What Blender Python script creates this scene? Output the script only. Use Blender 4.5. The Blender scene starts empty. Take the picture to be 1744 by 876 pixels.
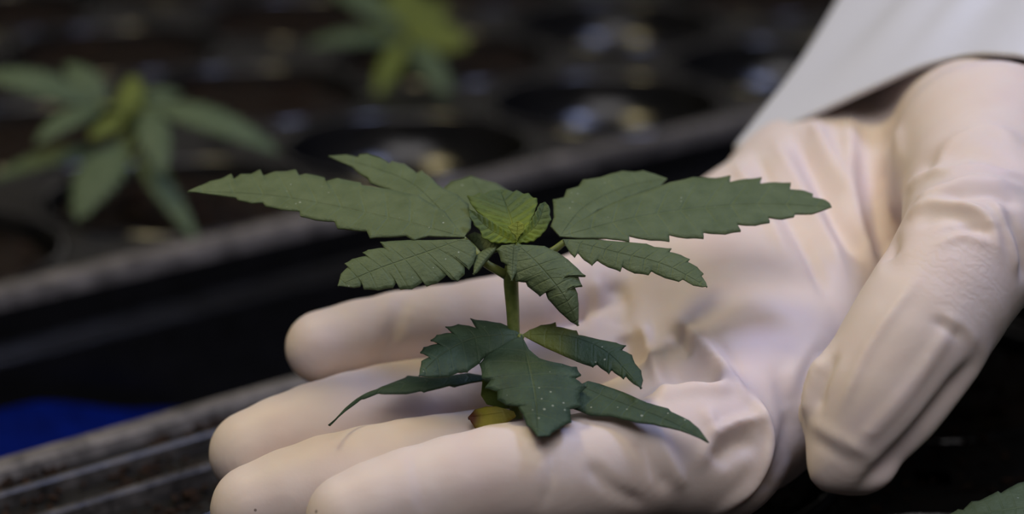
import bpy, bmesh, math, random
import numpy as np
from mathutils import Vector, Matrix, noise

# ------------------------------------------------------------------ camera
scene = bpy.context.scene
COL = scene.collection
FPX = 85 / 36 * 1744                     # focal length in pixels of the 1744 x 876 frame
TH = math.radians(18)                    # camera looks 18 degrees down
CT, ST = math.cos(TH), math.sin(TH)
# millimetre frame: origin at the foot of the seedling, x right, y away, z up
CAM = np.array([-0.656, -419.465, 165.249])

def P(px, py, d):
    """point (mm) on the sight line through px,py at depth d (mm)"""
    u = (438 - py) / FPX * d
    return CAM + np.array([(px - 872) / FPX * d, d * CT + u * ST, -d * ST + u * CT])

def cam2world(c):                        # c = (right, up, depth) arrays, mm
    c = np.asarray(c, float)
    r, u, d = c[..., 0], c[..., 1], c[..., 2]
    return CAM + np.stack([r, d * CT + u * ST, -d * ST + u * CT], -1)

cam_d = bpy.data.cameras.new('camera')
cam = bpy.data.objects.new('camera', cam_d)
COL.objects.link(cam)
cam.location = CAM / 1000
cam.rotation_euler = (math.pi / 2 - TH, 0, 0)
cam_d.lens = 85
cam_d.sensor_width = 36
cam_d.clip_start = 0.02
cam_d.dof.use_dof = True
cam_d.dof.focus_distance = 0.437
cam_d.dof.aperture_fstop = 8.5
scene.camera = cam

# ------------------------------------------------------------------ light
scene.view_settings.view_transform = 'Standard'
scene.view_settings.look = 'None'
scene.view_settings.gamma = 1
scene.view_settings.use_curve_mapping = False
scene.view_settings.exposure = 0.36

world = bpy.data.worlds.new('world')
scene.world = world
world.use_nodes = True
world.node_tree.nodes['Background'].inputs[0].default_value = (0.55, 0.58, 0.68, 1)
world.node_tree.nodes['Background'].inputs[1].default_value = 0.018

def lamp(name, loc, target, size, power, color):
    l = bpy.data.lights.new(name, 'AREA')
    l.shape = 'RECTANGLE'
    l.size, l.size_y = size
    l.energy = power
    l.color = color
    o = bpy.data.objects.new(name, l)
    COL.objects.link(o)
    o.location = loc
    o.rotation_euler = (Vector(target) - Vector(loc)).to_track_quat('-Z', 'Y').to_euler()
    return o

# grow lamps over the bench: a warm pair and a blue one between them, plus an added, unseen softbox for fill
lamp('warm_grow_lamp', (-0.27, 0.16, 0.60), (0, 0.05, 0), (0.14, 0.12), 1.35, (1.0, 0.83, 0.44))
lamp('blue_grow_lamp', (0.27, 0.17, 0.58), (0, 0.05, 0), (0.14, 0.12), 1.35, (0.52, 0.60, 1.0))
lamp('fill_softbox', (0.0, -0.47, 0.78), (0, 0.05, 0), (0.8, 0.5), 3.2, (1.0, 0.945, 0.955))

lamp('added_rim_light', (0.1, 1.65, 0.55), (0, 0.5, -0.05), (1.4, 0.12), 0.5, (1.0, 0.93, 0.88))  # added light behind the trays, out of view, gives the rims their sheen

# ------------------------------------------------------------------ helpers
def srgb(r, g, b):
    f = lambda c: (c / 12.92 if c <= 0.04045 else ((c + 0.055) / 1.055) ** 2.4)
    return (f(r / 255), f(g / 255), f(b / 255), 1)

def add_mesh(name, verts, faces, mat, parent=None, smooth=True, mm=True, uv=None):
    me = bpy.data.meshes.new(name)
    v = np.asarray(verts, float)
    if mm:
        v = v / 1000
    me.from_pydata(v.tolist(), [], [tuple(int(i) for i in f) for f in faces])
    if uv is not None:
        lay = me.uv_layers.new(name='leaf')
        idx = np.empty(len(me.loops), int)
        me.loops.foreach_get('vertex_index', idx)
        lay.data.foreach_set('uv', np.asarray(uv)[idx].astype(np.float32).ravel())
    if smooth:
        me.polygons.foreach_set('use_smooth', [True] * len(me.polygons))
    me.update()
    o = bpy.data.objects.new(name, me)
    COL.objects.link(o)
    if mat:
        me.materials.append(mat)
    if parent is not None:
        o.parent = parent
        o.matrix_parent_inverse = parent.matrix_basis.inverted()
    return o

def empty(name, loc_mm, label, cat, group=None, kind=None):
    o = bpy.data.objects.new(name, None)
    COL.objects.link(o)
    o.location = np.asarray(loc_mm) / 1000
    o.empty_display_size = 0.01
    tag(o, label, cat, group, kind)
    return o

def tag(o, label, cat=None, group=None, kind=None):
    o['label'] = label
    if cat:
        o['category'] = cat
    if group:
        o['group'] = group
    if kind:
        o['kind'] = kind
    return o

def nrm(v):
    v = np.asarray(v, float)
    return v / (np.linalg.norm(v) + 1e-12)

def smooth_path(pts, n):
    """Catmull-Rom through rows of pts"""
    p = np.asarray(pts, float)
    p = np.vstack([2 * p[0] - p[1], p, 2 * p[-1] - p[-2]])
    out = []
    segs = len(p) - 3
    for i in range(segs):
        for k in range(n):
            t = k / n
            a, b, c, d = p[i:i + 4]
            out.append(0.5 * (2 * b + (c - a) * t + (2 * a - 5 * b + 4 * c - d) * t * t + (3 * b - a - 3 * c + d) * t ** 3))
    out.append(p[-2])
    return np.array(out)

def tube(pts, radii, seg=12, ridge=0.0, sub=6):
    """capped tube through pts (mm)"""
    q = smooth_path(np.hstack([np.asarray(pts, float), np.asarray(radii, float)[:, None]]), sub)
    c, r = q[:, :3], q[:, 3]
    V, Fc = [], []
    ref = np.array([0.3, 0.9, 0.2])
    for i in range(len(c)):
        t = nrm(c[min(i + 1, len(c) - 1)] - c[max(i - 1, 0)])
        a = nrm(np.cross(t, ref))
        b = np.cross(t, a)
        for k in range(seg):
            an = 2 * math.pi * k / seg
            rr = r[i] * (1 + ridge * math.cos(an * 5))
            V.append(c[i] + rr * (math.cos(an) * a + math.sin(an) * b))
    for i in range(len(c) - 1):
        for k in range(seg):
            k2 = (k + 1) % seg
            Fc.append((i * seg + k, i * seg + k2, (i + 1) * seg + k2, (i + 1) * seg + k))
    Fc.append(tuple(range(seg))[::-1])
    Fc.append(tuple(range((len(c) - 1) * seg, len(c) * seg)))
    return V, Fc

# ------------------------------------------------------------------ materials
def new_mat(name):
    m = bpy.data.materials.new(name)
    m.use_nodes = True
    nt = m.node_tree
    b = nt.nodes['Principled BSDF']
    return m, nt, b

def N(nt, typ, **kw):
    n = nt.nodes.new(typ)
    for k, v in kw.items():
        setattr(n, k, v)
    return n

def ramp(nt, stops):
    r = N(nt, 'ShaderNodeValToRGB')
    e = r.color_ramp.elements
    e[0].position, e[0].color = stops[0]
    e[1].position, e[1].color = stops[-1]
    for p, c in stops[1:-1]:
        x = e.new(p)
        x.color = c
    return r

def noise_tex(nt, scale, detail=4, rough=0.55, vec=None):
    n = N(nt, 'ShaderNodeTexNoise')
    n.inputs['Scale'].default_value = scale
    n.inputs['Detail'].default_value = detail
    n.inputs['Roughness'].default_value = rough
    if vec is not None:
        nt.links.new(vec, n.inputs['Vector'])
    return n

def world_coord(nt):
    return N(nt, 'ShaderNodeNewGeometry').outputs['Position']

def leaf_material(name, dark, mid, vein, veins=9, translucency=0.18, rough=0.62, specks=True, veinmix=0.35, tip=None):
    m, nt, b = new_mat(name)
    L = nt.links.new
    uv = N(nt, 'ShaderNodeUVMap', uv_map='leaf')
    sep = N(nt, 'ShaderNodeSeparateXYZ')
    L(uv.outputs[0], sep.inputs[0])
    pos = world_coord(nt)
    n1 = noise_tex(nt, 260, 5, vec=pos)
    r1 = ramp(nt, [(0.3, dark), (0.72, mid)])
    L(n1.outputs['Fac'], r1.inputs[0])
    # lateral veins: lines of constant u
    mul = N(nt, 'ShaderNodeMath', operation='MULTIPLY'); mul.inputs[1].default_value = veins
    L(sep.outputs[0], mul.inputs[0])
    fr = N(nt, 'ShaderNodeMath', operation='FRACT'); L(mul.outputs[0], fr.inputs[0])
    sb = N(nt, 'ShaderNodeMath', operation='SUBTRACT'); L(fr.outputs[0], sb.inputs[0]); sb.inputs[1].default_value = 0.5
    ab = N(nt, 'ShaderNodeMath', operation='ABSOLUTE'); L(sb.outputs[0], ab.inputs[0])
    lat = N(nt, 'ShaderNodeMapRange', interpolation_type='SMOOTHSTEP'); L(ab.outputs[0], lat.inputs[0])
    lat.inputs[1].default_value, lat.inputs[2].default_value = 0.10, 0.0
    # the midrib: s near 0
    rib = N(nt, 'ShaderNodeMapRange', interpolation_type='SMOOTHSTEP'); L(sep.outputs[1], rib.inputs[0])
    rib.inputs[1].default_value, rib.inputs[2].default_value = 0.05, 0.0
    fade = N(nt, 'ShaderNodeMapRange'); L(sep.outputs[1], fade.inputs[0])
    fade.inputs[1].default_value, fade.inputs[2].default_value = 1.0, 0.0
    fade.inputs[3].default_value, fade.inputs[4].default_value = 0.15, 0.7
    lm = N(nt, 'ShaderNodeMath', operation='MULTIPLY'); L(lat.outputs[0], lm.inputs[0]); L(fade.outputs[0], lm.inputs[1])
    mx = N(nt, 'ShaderNodeMath', operation='MAXIMUM'); L(lm.outputs[0], mx.inputs[0]); L(rib.outputs[0], mx.inputs[1])
    vm = N(nt, 'ShaderNodeMath', operation='MULTIPLY'); L(mx.outputs[0], vm.inputs[0]); vm.inputs[1].default_value = veinmix
    mix = N(nt, 'ShaderNodeMix', data_type='RGBA')
    L(vm.outputs[0], mix.inputs['Factor']); L(r1.outputs[0], mix.inputs['A']); mix.inputs['B'].default_value = vein
    col = mix.outputs['Result']
    if tip:
        tm = N(nt, 'ShaderNodeMapRange', interpolation_type='SMOOTHSTEP'); L(sep.outputs[0], tm.inputs[0])
        tm.inputs[1].default_value, tm.inputs[2].default_value = tip[1], tip[2]
        mt = N(nt, 'ShaderNodeMix', data_type='RGBA')
        L(tm.outputs[0], mt.inputs['Factor']); L(col, mt.inputs['A']); mt.inputs['B'].default_value = tip[0]
        col = mt.outputs['Result']
    if specks:
        vo = N(nt, 'ShaderNodeTexVoronoi'); vo.inputs['Scale'].default_value = 520
        L(pos, vo.inputs['Vector'])
        n2 = noise_tex(nt, 55, 2, vec=pos)
        th = N(nt, 'ShaderNodeMapRange'); L(n2.outputs['Fac'], th.inputs[0])
        th.inputs[1].default_value, th.inputs[2].default_value = 0.44, 0.68
        th.inputs[3].default_value, th.inputs[4].default_value = 0.0, 0.13
        lt = N(nt, 'ShaderNodeMath', operation='LESS_THAN'); L(vo.outputs['Distance'], lt.inputs[0]); L(th.outputs[0], lt.inputs[1])
        sc = N(nt, 'ShaderNodeMath', operation='MULTIPLY'); L(lt.outputs[0], sc.inputs[0]); sc.inputs[1].default_value = 0.55
        ms = N(nt, 'ShaderNodeMix', data_type='RGBA')
        L(sc.outputs[0], ms.inputs['Factor']); L(col, ms.inputs['A']); ms.inputs['B'].default_value = (0.5, 0.55, 0.45, 1)
        col = ms.outputs['Result']
    L(col, b.inputs['Base Color'])
    b.inputs['Roughness'].default_value = rough
    b.inputs['Specular IOR Level'].default_value = 0.35
    n3 = noise_tex(nt, 1500, 3, vec=pos)
    hs = N(nt, 'ShaderNodeMath', operation='MULTIPLY_ADD'); L(mx.outputs[0], hs.inputs[0]); hs.inputs[1].default_value = -0.8
    L(n3.outputs['Fac'], hs.inputs[2])
    bp = N(nt, 'ShaderNodeBump'); bp.inputs['Strength'].default_value = 0.8; bp.inputs['Distance'].default_value = 0.0003
    L(hs.outputs[0], bp.inputs['Height']); L(bp.outputs[0], b.inputs['Normal'])
    tr = N(nt, 'ShaderNodeBsdfTranslucent')
    hsv = N(nt, 'ShaderNodeHueSaturation'); hsv.inputs['Saturation'].default_value = 1.3; hsv.inputs['Value'].default_value = 1.6
    hsv.inputs['Hue'].default_value = 0.48
    L(col, hsv.inputs['Color']); L(hsv.outputs[0], tr.inputs['Color'])
    ad = N(nt, 'ShaderNodeMixShader'); ad.inputs[0].default_value = translucency
    L(b.outputs[0], ad.inputs[1]); L(tr.outputs[0], ad.inputs[2])
    L(ad.outputs[0], nt.nodes['Material Output'].inputs['Surface'])
    return m

M = {}
M['leaf'] = leaf_material('leaf_green', srgb(82, 98, 64), srgb(99, 114, 80), srgb(114, 130, 92), veins=11, veinmix=0.3)
M['low_leaf'] = leaf_material('leaf_blue_green', srgb(48, 68, 50), srgb(68, 90, 68), srgb(124, 140, 104), veins=8, veinmix=0.2)
M['young'] = leaf_material('leaf_young', srgb(100, 122, 42), srgb(126, 144, 52), srgb(162, 172, 60), veins=9, veinmix=0.7, specks=False, translucency=0.3,
                           tip=(srgb(84, 104, 64), 0.25, 0.85))
M['bud'] = leaf_material('leaf_bud', srgb(120, 136, 46), srgb(146, 156, 56), srgb(168, 176, 70), veins=6, veinmix=0.5, specks=False, translucency=0.3)
M['cotyledon'] = leaf_material('cotyledon', srgb(176, 172, 60), srgb(208, 192, 84), srgb(212, 200, 96), veins=2, specks=False,
                               translucency=0.3, tip=(srgb(92, 48, 24), 0.62, 0.9))
M['cotyledon_green'] = leaf_material('cotyledon_green', srgb(84, 110, 44), srgb(110, 132, 56), srgb(120, 140, 70), veins=2, specks=False)
M['low_leaf_pale'] = leaf_material('leaf_pale_base', srgb(92, 104, 40), srgb(112, 120, 52), srgb(140, 146, 80), veins=8, veinmix=0.2, tip=(srgb(52, 74, 54), 0.22, 0.5))
M['far_young'] = leaf_material('leaf_far_young', srgb(92, 108, 48), srgb(116, 128, 58), srgb(130, 140, 66), specks=False, translucency=0.25)
M['far_leaf'] = leaf_material('leaf_far', srgb(72, 90, 64), srgb(92, 108, 82), srgb(110, 126, 92), specks=False)

def stem_material():
    m, nt, b = new_mat('stem_green')
    L = nt.links.new
    n = noise_tex(nt, 500, 3, vec=world_coord(nt))
    r = ramp(nt, [(0.3, srgb(82, 98, 40)), (0.7, srgb(122, 132, 66))])
    L(n.outputs['Fac'], r.inputs[0]); L(r.outputs[0], b.inputs['Base Color'])
    b.inputs['Roughness'].default_value = 0.5
    b.inputs['Subsurface Weight'].default_value = 0.2
    b.inputs['Subsurface Radius'].default_value = (0.0006, 0.001, 0.0003)
    b.inputs['Subsurface Scale'].default_value = 1
    return m
M['stem'] = stem_material()

def glove_material():
    m, nt, b = new_mat('latex_glove')
    L = nt.links.new
    pos = world_coord(nt)
    n = noise_tex(nt, 38, 3, vec=pos)
    r = ramp(nt, [(0.25, srgb(215, 196, 188)), (0.5, srgb(221, 207, 199)), (0.75, srgb(217, 202, 203))])
    L(n.outputs['Fac'], r.inputs[0])
    # a few dark specks of compost
    vo = N(nt, 'ShaderNodeTexVoronoi'); vo.inputs['Scale'].default_value = 70
    L(pos, vo.inputs['Vector'])
    lt = N(nt, 'ShaderNodeMath', operation='LESS_THAN'); L(vo.outputs['Distance'], lt.inputs[0]); lt.inputs[1].default_value = 0.022
    mx = N(nt, 'ShaderNodeMix', data_type='RGBA')
    ml = N(nt, 'ShaderNodeMath', operation='MULTIPLY'); L(lt.outputs[0], ml.inputs[0]); ml.inputs[1].default_value = 0.7
    L(ml.outputs[0], mx.inputs['Factor']); L(r.outputs[0], mx.inputs['A']); mx.inputs['B'].default_value = srgb(70, 50, 36)
    L(mx.outputs['Result'], b.inputs['Base Color'])
    b.inputs['Roughness'].default_value = 0.52
    b.inputs['Specular IOR Level'].default_value = 0.28
    b.inputs['Subsurface Weight'].default_value = 0.55
    b.inputs['Subsurface Radius'].default_value = (1.0, 0.75, 0.62)
    b.inputs['Subsurface Scale'].default_value = 0.0022
    # fine crinkles of the thin latex
    w = noise_tex(nt, 120, 2, 0.4, vec=pos)
    w2 = noise_tex(nt, 900, 3, 0.6, vec=pos)
    am = N(nt, 'ShaderNodeMath', operation='MULTIPLY_ADD'); L(w2.outputs['Fac'], am.inputs[0]); am.inputs[1].default_value = 0.10
    wl = N(nt, 'ShaderNodeMath', operation='MULTIPLY'); L(w.outputs['Fac'], wl.inputs[0]); wl.inputs[1].default_value = 0.5
    L(wl.outputs[0], am.inputs[2])
    c = P(1628, 470, 422) / 1000
    vd = N(nt, 'ShaderNodeVectorMath', operation='DISTANCE'); L(pos, vd.inputs[0]); vd.inputs[1].default_value = tuple(c)
    mk = N(nt, 'ShaderNodeMapRange', interpolation_type='SMOOTHSTEP'); L(vd.outputs['Value'], mk.inputs[0])
    mk.inputs[1].default_value, mk.inputs[2].default_value = 0.012, 0.004
    wv = N(nt, 'ShaderNodeTexWave', bands_direction='DIAGONAL'); L(pos, wv.inputs['Vector'])
    wv.inputs['Scale'].default_value = 190; wv.inputs['Distortion'].default_value = 9; wv.inputs['Detail'].default_value = 3
    wv.inputs['Detail Scale'].default_value = 2.0
    cm = N(nt, 'ShaderNodeMath', operation='MULTIPLY'); L(wv.outputs['Fac'], cm.inputs[0]); L(mk.outputs[0], cm.inputs[1])
    ca = N(nt, 'ShaderNodeMath', operation='MULTIPLY_ADD'); L(cm.outputs[0], ca.inputs[0]); ca.inputs[1].default_value = 0.22; L(am.outputs[0], ca.inputs[2])
    bp = N(nt, 'ShaderNodeBump'); bp.inputs['Strength'].default_value = 0.25; bp.inputs['Distance'].default_value = 0.0012
    L(ca.outputs[0], bp.inputs['Height']); L(bp.outputs[0], b.inputs['Normal'])
    return m
M['glove'] = glove_material()

def cloth_material():
    m, nt, b = new_mat('white_coat_cloth')
    L = nt.links.new
    pos = world_coord(nt)
    w = noise_tex(nt, 3000, 2, vec=pos)
    r = ramp(nt, [(0.3, srgb(197, 200, 209)), (0.7, srgb(209, 212, 221))])
    L(w.outputs['Fac'], r.inputs[0]); L(r.outputs[0], b.inputs['Base Color'])
    b.inputs['Roughness'].default_value = 0.85
    b.inputs['Sheen Weight'].default_value = 0.15
    bp = N(nt, 'ShaderNodeBump'); bp.inputs['Strength'].default_value = 0.3; bp.inputs['Distance'].default_value = 0.0004
    L(w.outputs['Fac'], bp.inputs['Height']); L(bp.outputs[0], b.inputs['Normal'])
    return m
M['cloth'] = cloth_material()

def skin_material():
    m, nt, b = new_mat('skin')
    b.inputs['Base Color'].default_value = srgb(150, 100, 78)
    b.inputs['Roughness'].default_value = 0.5
    b.inputs['Subsurface Weight'].default_value = 0.2
    b.inputs['Subsurface Scale'].default_value = 0.003
    n = noise_tex(nt, 700, 4, vec=world_coord(nt))
    bp = N(nt, 'ShaderNodeBump'); bp.inputs['Strength'].default_value = 0.2; bp.inputs['Distance'].default_value = 0.0005
    nt.links.new(n.outputs['Fac'], bp.inputs['Height']); nt.links.new(bp.outputs[0], b.inputs['Normal'])
    return m
M['skin'] = skin_material()

def plastic_material(name, c0, c1, rough0, rough1, dust=0.0):
    m, nt, b = new_mat(name)
    L = nt.links.new
    pos = world_coord(nt)
    n = noise_tex(nt, 120, 6, 0.7, vec=pos)
    r = ramp(nt, [(0.35, c0), (0.75, c1)])
    L(n.outputs['Fac'], r.inputs[0]); L(r.outputs[0], b.inputs['Base Color'])
    mr = N(nt, 'ShaderNodeMapRange'); L(n.outputs['Fac'], mr.inputs[0])
    mr.inputs[3].default_value, mr.inputs[4].default_value = rough0, rough1
    L(mr.outputs[0], b.inputs['Roughness'])
    n2 = noise_tex(nt, 900, 3, vec=pos)
    bp = N(nt, 'ShaderNodeBump'); bp.inputs['Strength'].default_value = 0.25; bp.inputs['Distance'].default_value = 0.0004
    L(n2.outputs['Fac'], bp.inputs['Height']); L(bp.outputs[0], b.inputs['Normal'])
    return m
M['tray'] = plastic_material('black_tray_plastic', (0.006, 0.006, 0.006, 1), (0.018, 0.017, 0.016, 1), 0.3, 0.5)
M['rim'] = plastic_material('sheen_tray_rim', (0.04, 0.037, 0.035, 1), (0.24, 0.22, 0.205, 1), 0.34, 0.6)  # reflected sheen of the black lip, put into a lighter base colour
M['tray'].node_tree.nodes['Principled BSDF'].inputs['Specular IOR Level'].default_value = 0.15
M['rib'] = plastic_material('soiled_rib', (0.01, 0.009, 0.008, 1), (0.12, 0.11, 0.10, 1), 0.22, 0.45)
M['rib'].node_tree.nodes['Principled BSDF'].inputs['Specular IOR Level'].default_value = 0.25
M['cell'] = plastic_material('black_cell_plastic', (0.006, 0.006, 0.006, 1), (0.011, 0.011, 0.012, 1), 0.12, 0.25)
M['bench'] = plastic_material('black_bench_rubber', (0.004, 0.004, 0.006, 1), (0.009, 0.009, 0.012, 1), 0.3, 0.5)
M['blue'] = plastic_material('blue_strip', (0.0004, 0.004, 0.06, 1), (0.0008, 0.008, 0.12, 1), 0.5, 0.7)
M['blue'].node_tree.nodes['Principled BSDF'].inputs['Specular IOR Level'].default_value = 0.03

def soil_material(name, c0, c1, c2):
    m, nt, b = new_mat(name)
    L = nt.links.new
    n = noise_tex(nt, 300, 6, 0.75, vec=world_coord(nt))
    r = ramp(nt, [(0.3, c0), (0.55, c1), (0.8, c2)])
    L(n.outputs['Fac'], r.inputs[0]); L(r.outputs[0], b.inputs['Base Color'])
    b.inputs['Roughness'].default_value = 0.75
    b.inputs['Specular IOR Level'].default_value = 0.2
    bp = N(nt, 'ShaderNodeBump'); bp.inputs['Strength'].default_value = 0.9; bp.inputs['Distance'].default_value = 0.002
    L(n.outputs['Fac'], bp.inputs['Height']); L(bp.outputs[0], b.inputs['Normal'])
    return m
M['soil'] = soil_material('compost', (0.005, 0.003, 0.002, 1), (0.015, 0.009, 0.005, 1), (0.045, 0.024, 0.013, 1))
M['chip'] = soil_material('bark_crumb', (0.008, 0.005, 0.004, 1), (0.028, 0.014, 0.008, 1), (0.15, 0.07, 0.036, 1))

def wall_material():
    m, nt, b = new_mat('dark_wall_paint')
    n = noise_tex(nt, 9, 4, vec=world_coord(nt))
    r = ramp(nt, [(0.3, (0.02, 0.021, 0.023, 1)), (0.7, (0.028, 0.029, 0.031, 1))])
    nt.links.new(n.outputs['Fac'], r.inputs[0]); nt.links.new(r.outputs[0], b.inputs['Base Color'])
    b.inputs['Roughness'].default_value = 0.9
    return m
M['wall'] = wall_material()

# ------------------------------------------------------------------ structure: bench, wall
TRAY_Z = -38.0
BENCH_Z = -84.0

def box(x0, x1, y0, y1, z0, z1):
    v = [(x, y, z) for z in (z0, z1) for y in (y0, y1) for x in (x0, x1)]
    f = [(0, 2, 3, 1), (4, 5, 7, 6), (0, 1, 5, 4), (2, 6, 7, 3), (0, 4, 6, 2), (1, 3, 7, 5)]
    return v, f

v, f = box(-1100, 1100, -500, 1900, BENCH_Z - 25, BENCH_Z)
o = add_mesh('bench_top', v, f, M['bench'], smooth=False)
tag(o, 'black rubber covered bench top under the trays', kind='structure')
v, f = box(-1600, 1600, 1900, 1960, BENCH_Z - 600, 1500)
o = add_mesh('wall_back', v, f, M['wall'], smooth=False)
tag(o, 'dark painted wall behind the growing bench', kind='structure')

# ------------------------------------------------------------------ trays
T0 = np.array([-131.7, 159.0])                 # filled in below from the far tray's near edge
def ground(px, py, z):
    k = -ST + (438 - py) / FPX * CT
    return P(px, py, (z - CAM[2]) / k)
A0 = ground(0, 515, TRAY_Z)
A1 = ground(1260, 217, TRAY_Z)
UX = nrm((A1 - A0)[:2])
VX = np.array([-UX[1], UX[0]])
T0 = A0[:2]
def uv2w(u, v, z=0.0):
    q = T0 + UX * u + VX * v
    return np.array([q[0], q[1], z])

PITCH = 85.0
HOLE_R = 39.5
SEG = 48

def cell_profile(depth):
    # (radius, z) of one bowl-bottomed cell with a rolled lip
    pr = [(HOLE_R + 1.5, 0.0), (HOLE_R + 0.9, 0.9), (HOLE_R, 1.2), (HOLE_R - 0.9, 0.8), (HOLE_R - 1.4, -0.6)]
    for k in range(1, 15):
        t = k / 14
        pr.append(((HOLE_R - 1.4) * (1 - 0.10 * t) * math.sqrt(max(1 - t ** 3.2, 0.0)) + 0.01, -0.6 - depth * t))
    return pr

def lathe(pr, seg, cx=0, cy=0, z=0):
    V, Fc = [], []
    for r, h in pr:
        for k in range(seg):
            a = 2 * math.pi * k / seg
            V.append((cx + r * math.cos(a), cy + r * math.sin(a), z + h))
    for i in range(len(pr) - 1):
        for k in range(seg):
            k2 = (k + 1) % seg
            Fc.append((i * seg + k, (i + 1) * seg + k, (i + 1) * seg + k2, i * seg + k2))
    return V, Fc

cell_mesh = None
def tray(label, u0, v0, nu, nv, cell0, py, pv, vmargin, group, ridges):
    """tray whose near edge starts at u0,v0; cells nu x nv; py cell pitch along v"""
    global cell_mesh
    t = empty('seedling_tray', uv2w(u0, v0, TRAY_Z), label, 'tray', group)
    ang = math.atan2(UX[1], UX[0])
    t.rotation_euler = (0, 0, ang)
    bpy.context.view_layer.update()
    W = nu * PITCH + 20
    D = nv * py + vmargin + 10
    def place(o):
        o.parent = t
        o.matrix_parent_inverse = Matrix.Identity(4)
        return o
    # top sheet: a square with a round hole for every cell, plus the margin strips
    V, Fc = [], []
    def quad(x0, x1, y0, y1):
        b = len(V)
        V.extend([(x0, y0, 0), (x1, y0, 0), (x1, y1, 0), (x0, y1, 0)])
        Fc.append((b, b + 1, b + 2, b + 3))
    for i in range(nu):
        for j in range(nv):
            cx, cy = 10 + PITCH * (i + 0.5), vmargin + py * (j + 0.5)
            b = len(V)
            for k in range(SEG):
                a = 2 * math.pi * (k + 0.5) / SEG
                ca, sa = math.cos(a), math.sin(a)
                m = min(PITCH / 2 / max(abs(ca), 1e-6), py / 2 / max(abs(sa), 1e-6))
                V.append((cx + m * ca, cy + m * sa, 0))
                V.append((cx + (HOLE_R + 5) * ca, cy + (HOLE_R + 5) * sa, 0.2) if m > HOLE_R + 5 else (cx + m * ca, cy + m * sa, 0.2))
                V.append((cx + (HOLE_R + 1.4) * ca, cy + (HOLE_R + 1.4) * sa, 0.2))
            for k in range(SEG):
                k2 = (k + 1) % SEG
                for q in range(2):
                    Fc.append((b + 3 * k + q, b + 3 * k2 + q, b + 3 * k2 + q + 1, b + 3 * k + q + 1))
            # square corners
            for sx in (-1, 1):
                for sy in (-1, 1):
                    pass
    quad(0, W, 0, vmargin)
    quad(0, W, vmargin + nv * py, D)
    quad(0, 10, vmargin, vmargin + nv * py)
    quad(W - 10, W, vmargin, vmargin + nv * py)
    place(add_mesh('top_sheet', V, Fc, M['tray'], smooth=False))
    # rim and stepped skirt, swept around a rounded rectangle
    lip = [(-5, 0), (-4.2, 2.2), (-2.5, 3.0), (1.0, 3.0), (2.6, 2.2), (3.2, 0), (3.3, -2)]
    skirt = [(3.3, -2), (3.6, -11), (4.6, -12.5), (8.5, -13), (9.6, -14.5), (10.2, -45.6)]
    def loop(off, z):
        R = 10 + off
        out = []
        for cx, cy, a0 in ((W - 10, D - 10, 0), (10, D - 10, 90), (10, 10, 180), (W - 10, 10, 270)):
            for k in range(7):
                a = math.radians(a0 + 15 * k)
                out.append((cx + R * math.cos(a), cy + R * math.sin(a), z))
        return out
    n = 28
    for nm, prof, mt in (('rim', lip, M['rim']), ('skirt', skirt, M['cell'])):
        V, Fc = [], []
        for off, z in prof:
            V += loop(off, z)
        for i in range(len(prof) - 1):
            for k in range(n):
                k2 = (k + 1) % n
                Fc.append((i * n + k, i * n + k2, (i + 1) * n + k2, (i + 1) * n + k))
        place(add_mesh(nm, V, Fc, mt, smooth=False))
    # raised ribs along the margin
    for rv, h in ridges:
        V, Fc = [], []
        pr = [(-1.8, 0), (-1.2, h * 0.8), (-0.5, h), (0.5, h), (1.2, h * 0.8), (1.8, 0)]
        for x in (6, W - 6):
            for a, z in pr:
                V.append((x, rv + a, z))
        for i in range(5):
            Fc.append((i, i + 1, i + 7, i + 6))
        place(add_mesh('rib', V, Fc, M['rib'], smooth=False))
    if cell_mesh is None:
        V, Fc = lathe(cell_profile(24), 40)
        Fc.append(tuple(range(len(V) - 40, len(V))))
        tmp = add_mesh('cell', V, Fc, M['cell'])
        cell_mesh = tmp.data
        bpy.data.objects.remove(tmp)
    for i in range(nu):
        for j in range(nv):
            c = bpy.data.objects.new('cell', cell_mesh)
            COL.objects.link(c)
            c.location = ((10 + PITCH * (i + 0.5)) / 1000, (vmargin + py * (j + 0.5)) / 1000, 0.0003)
            place(c)
    return t

TRAYS = 'black seedling trays on the bench'
# far tray: row 1 cells at v ~ 50, u = 87 + 85 k ; row 2 at v ~ 140
FAR_U0 = 87 - PITCH / 2 - 10 - 2 * PITCH
tray('black plastic cell tray with empty cells, behind the gloved hand', FAR_U0, 3.0, 9, 6, 0, 88.0, 50, 3, TRAYS, [])
# near tray: its back rim lies at v = -97
NEAR_D = 3 * 85.0 + 45 + 10
NEAR_U0 = -170.0

def near_tray():
    # built like the far one, then turned half round so its ribbed margin faces the far tray
    t = tray('black plastic cell tray filled with compost, under the gloved hand', 0, 0, 6, 3, 0, 85.0, 50, 45, TRAYS, [(14, 2.5), (31, 3.5)])
    w = uv2w(NEAR_U0 + 6 * PITCH + 20, -100.0, TRAY_Z)
    t.location = w / 1000
    t.rotation_euler = (0, 0, math.atan2(UX[1], UX[0]) + math.pi)
    return t
near_tray()

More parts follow.
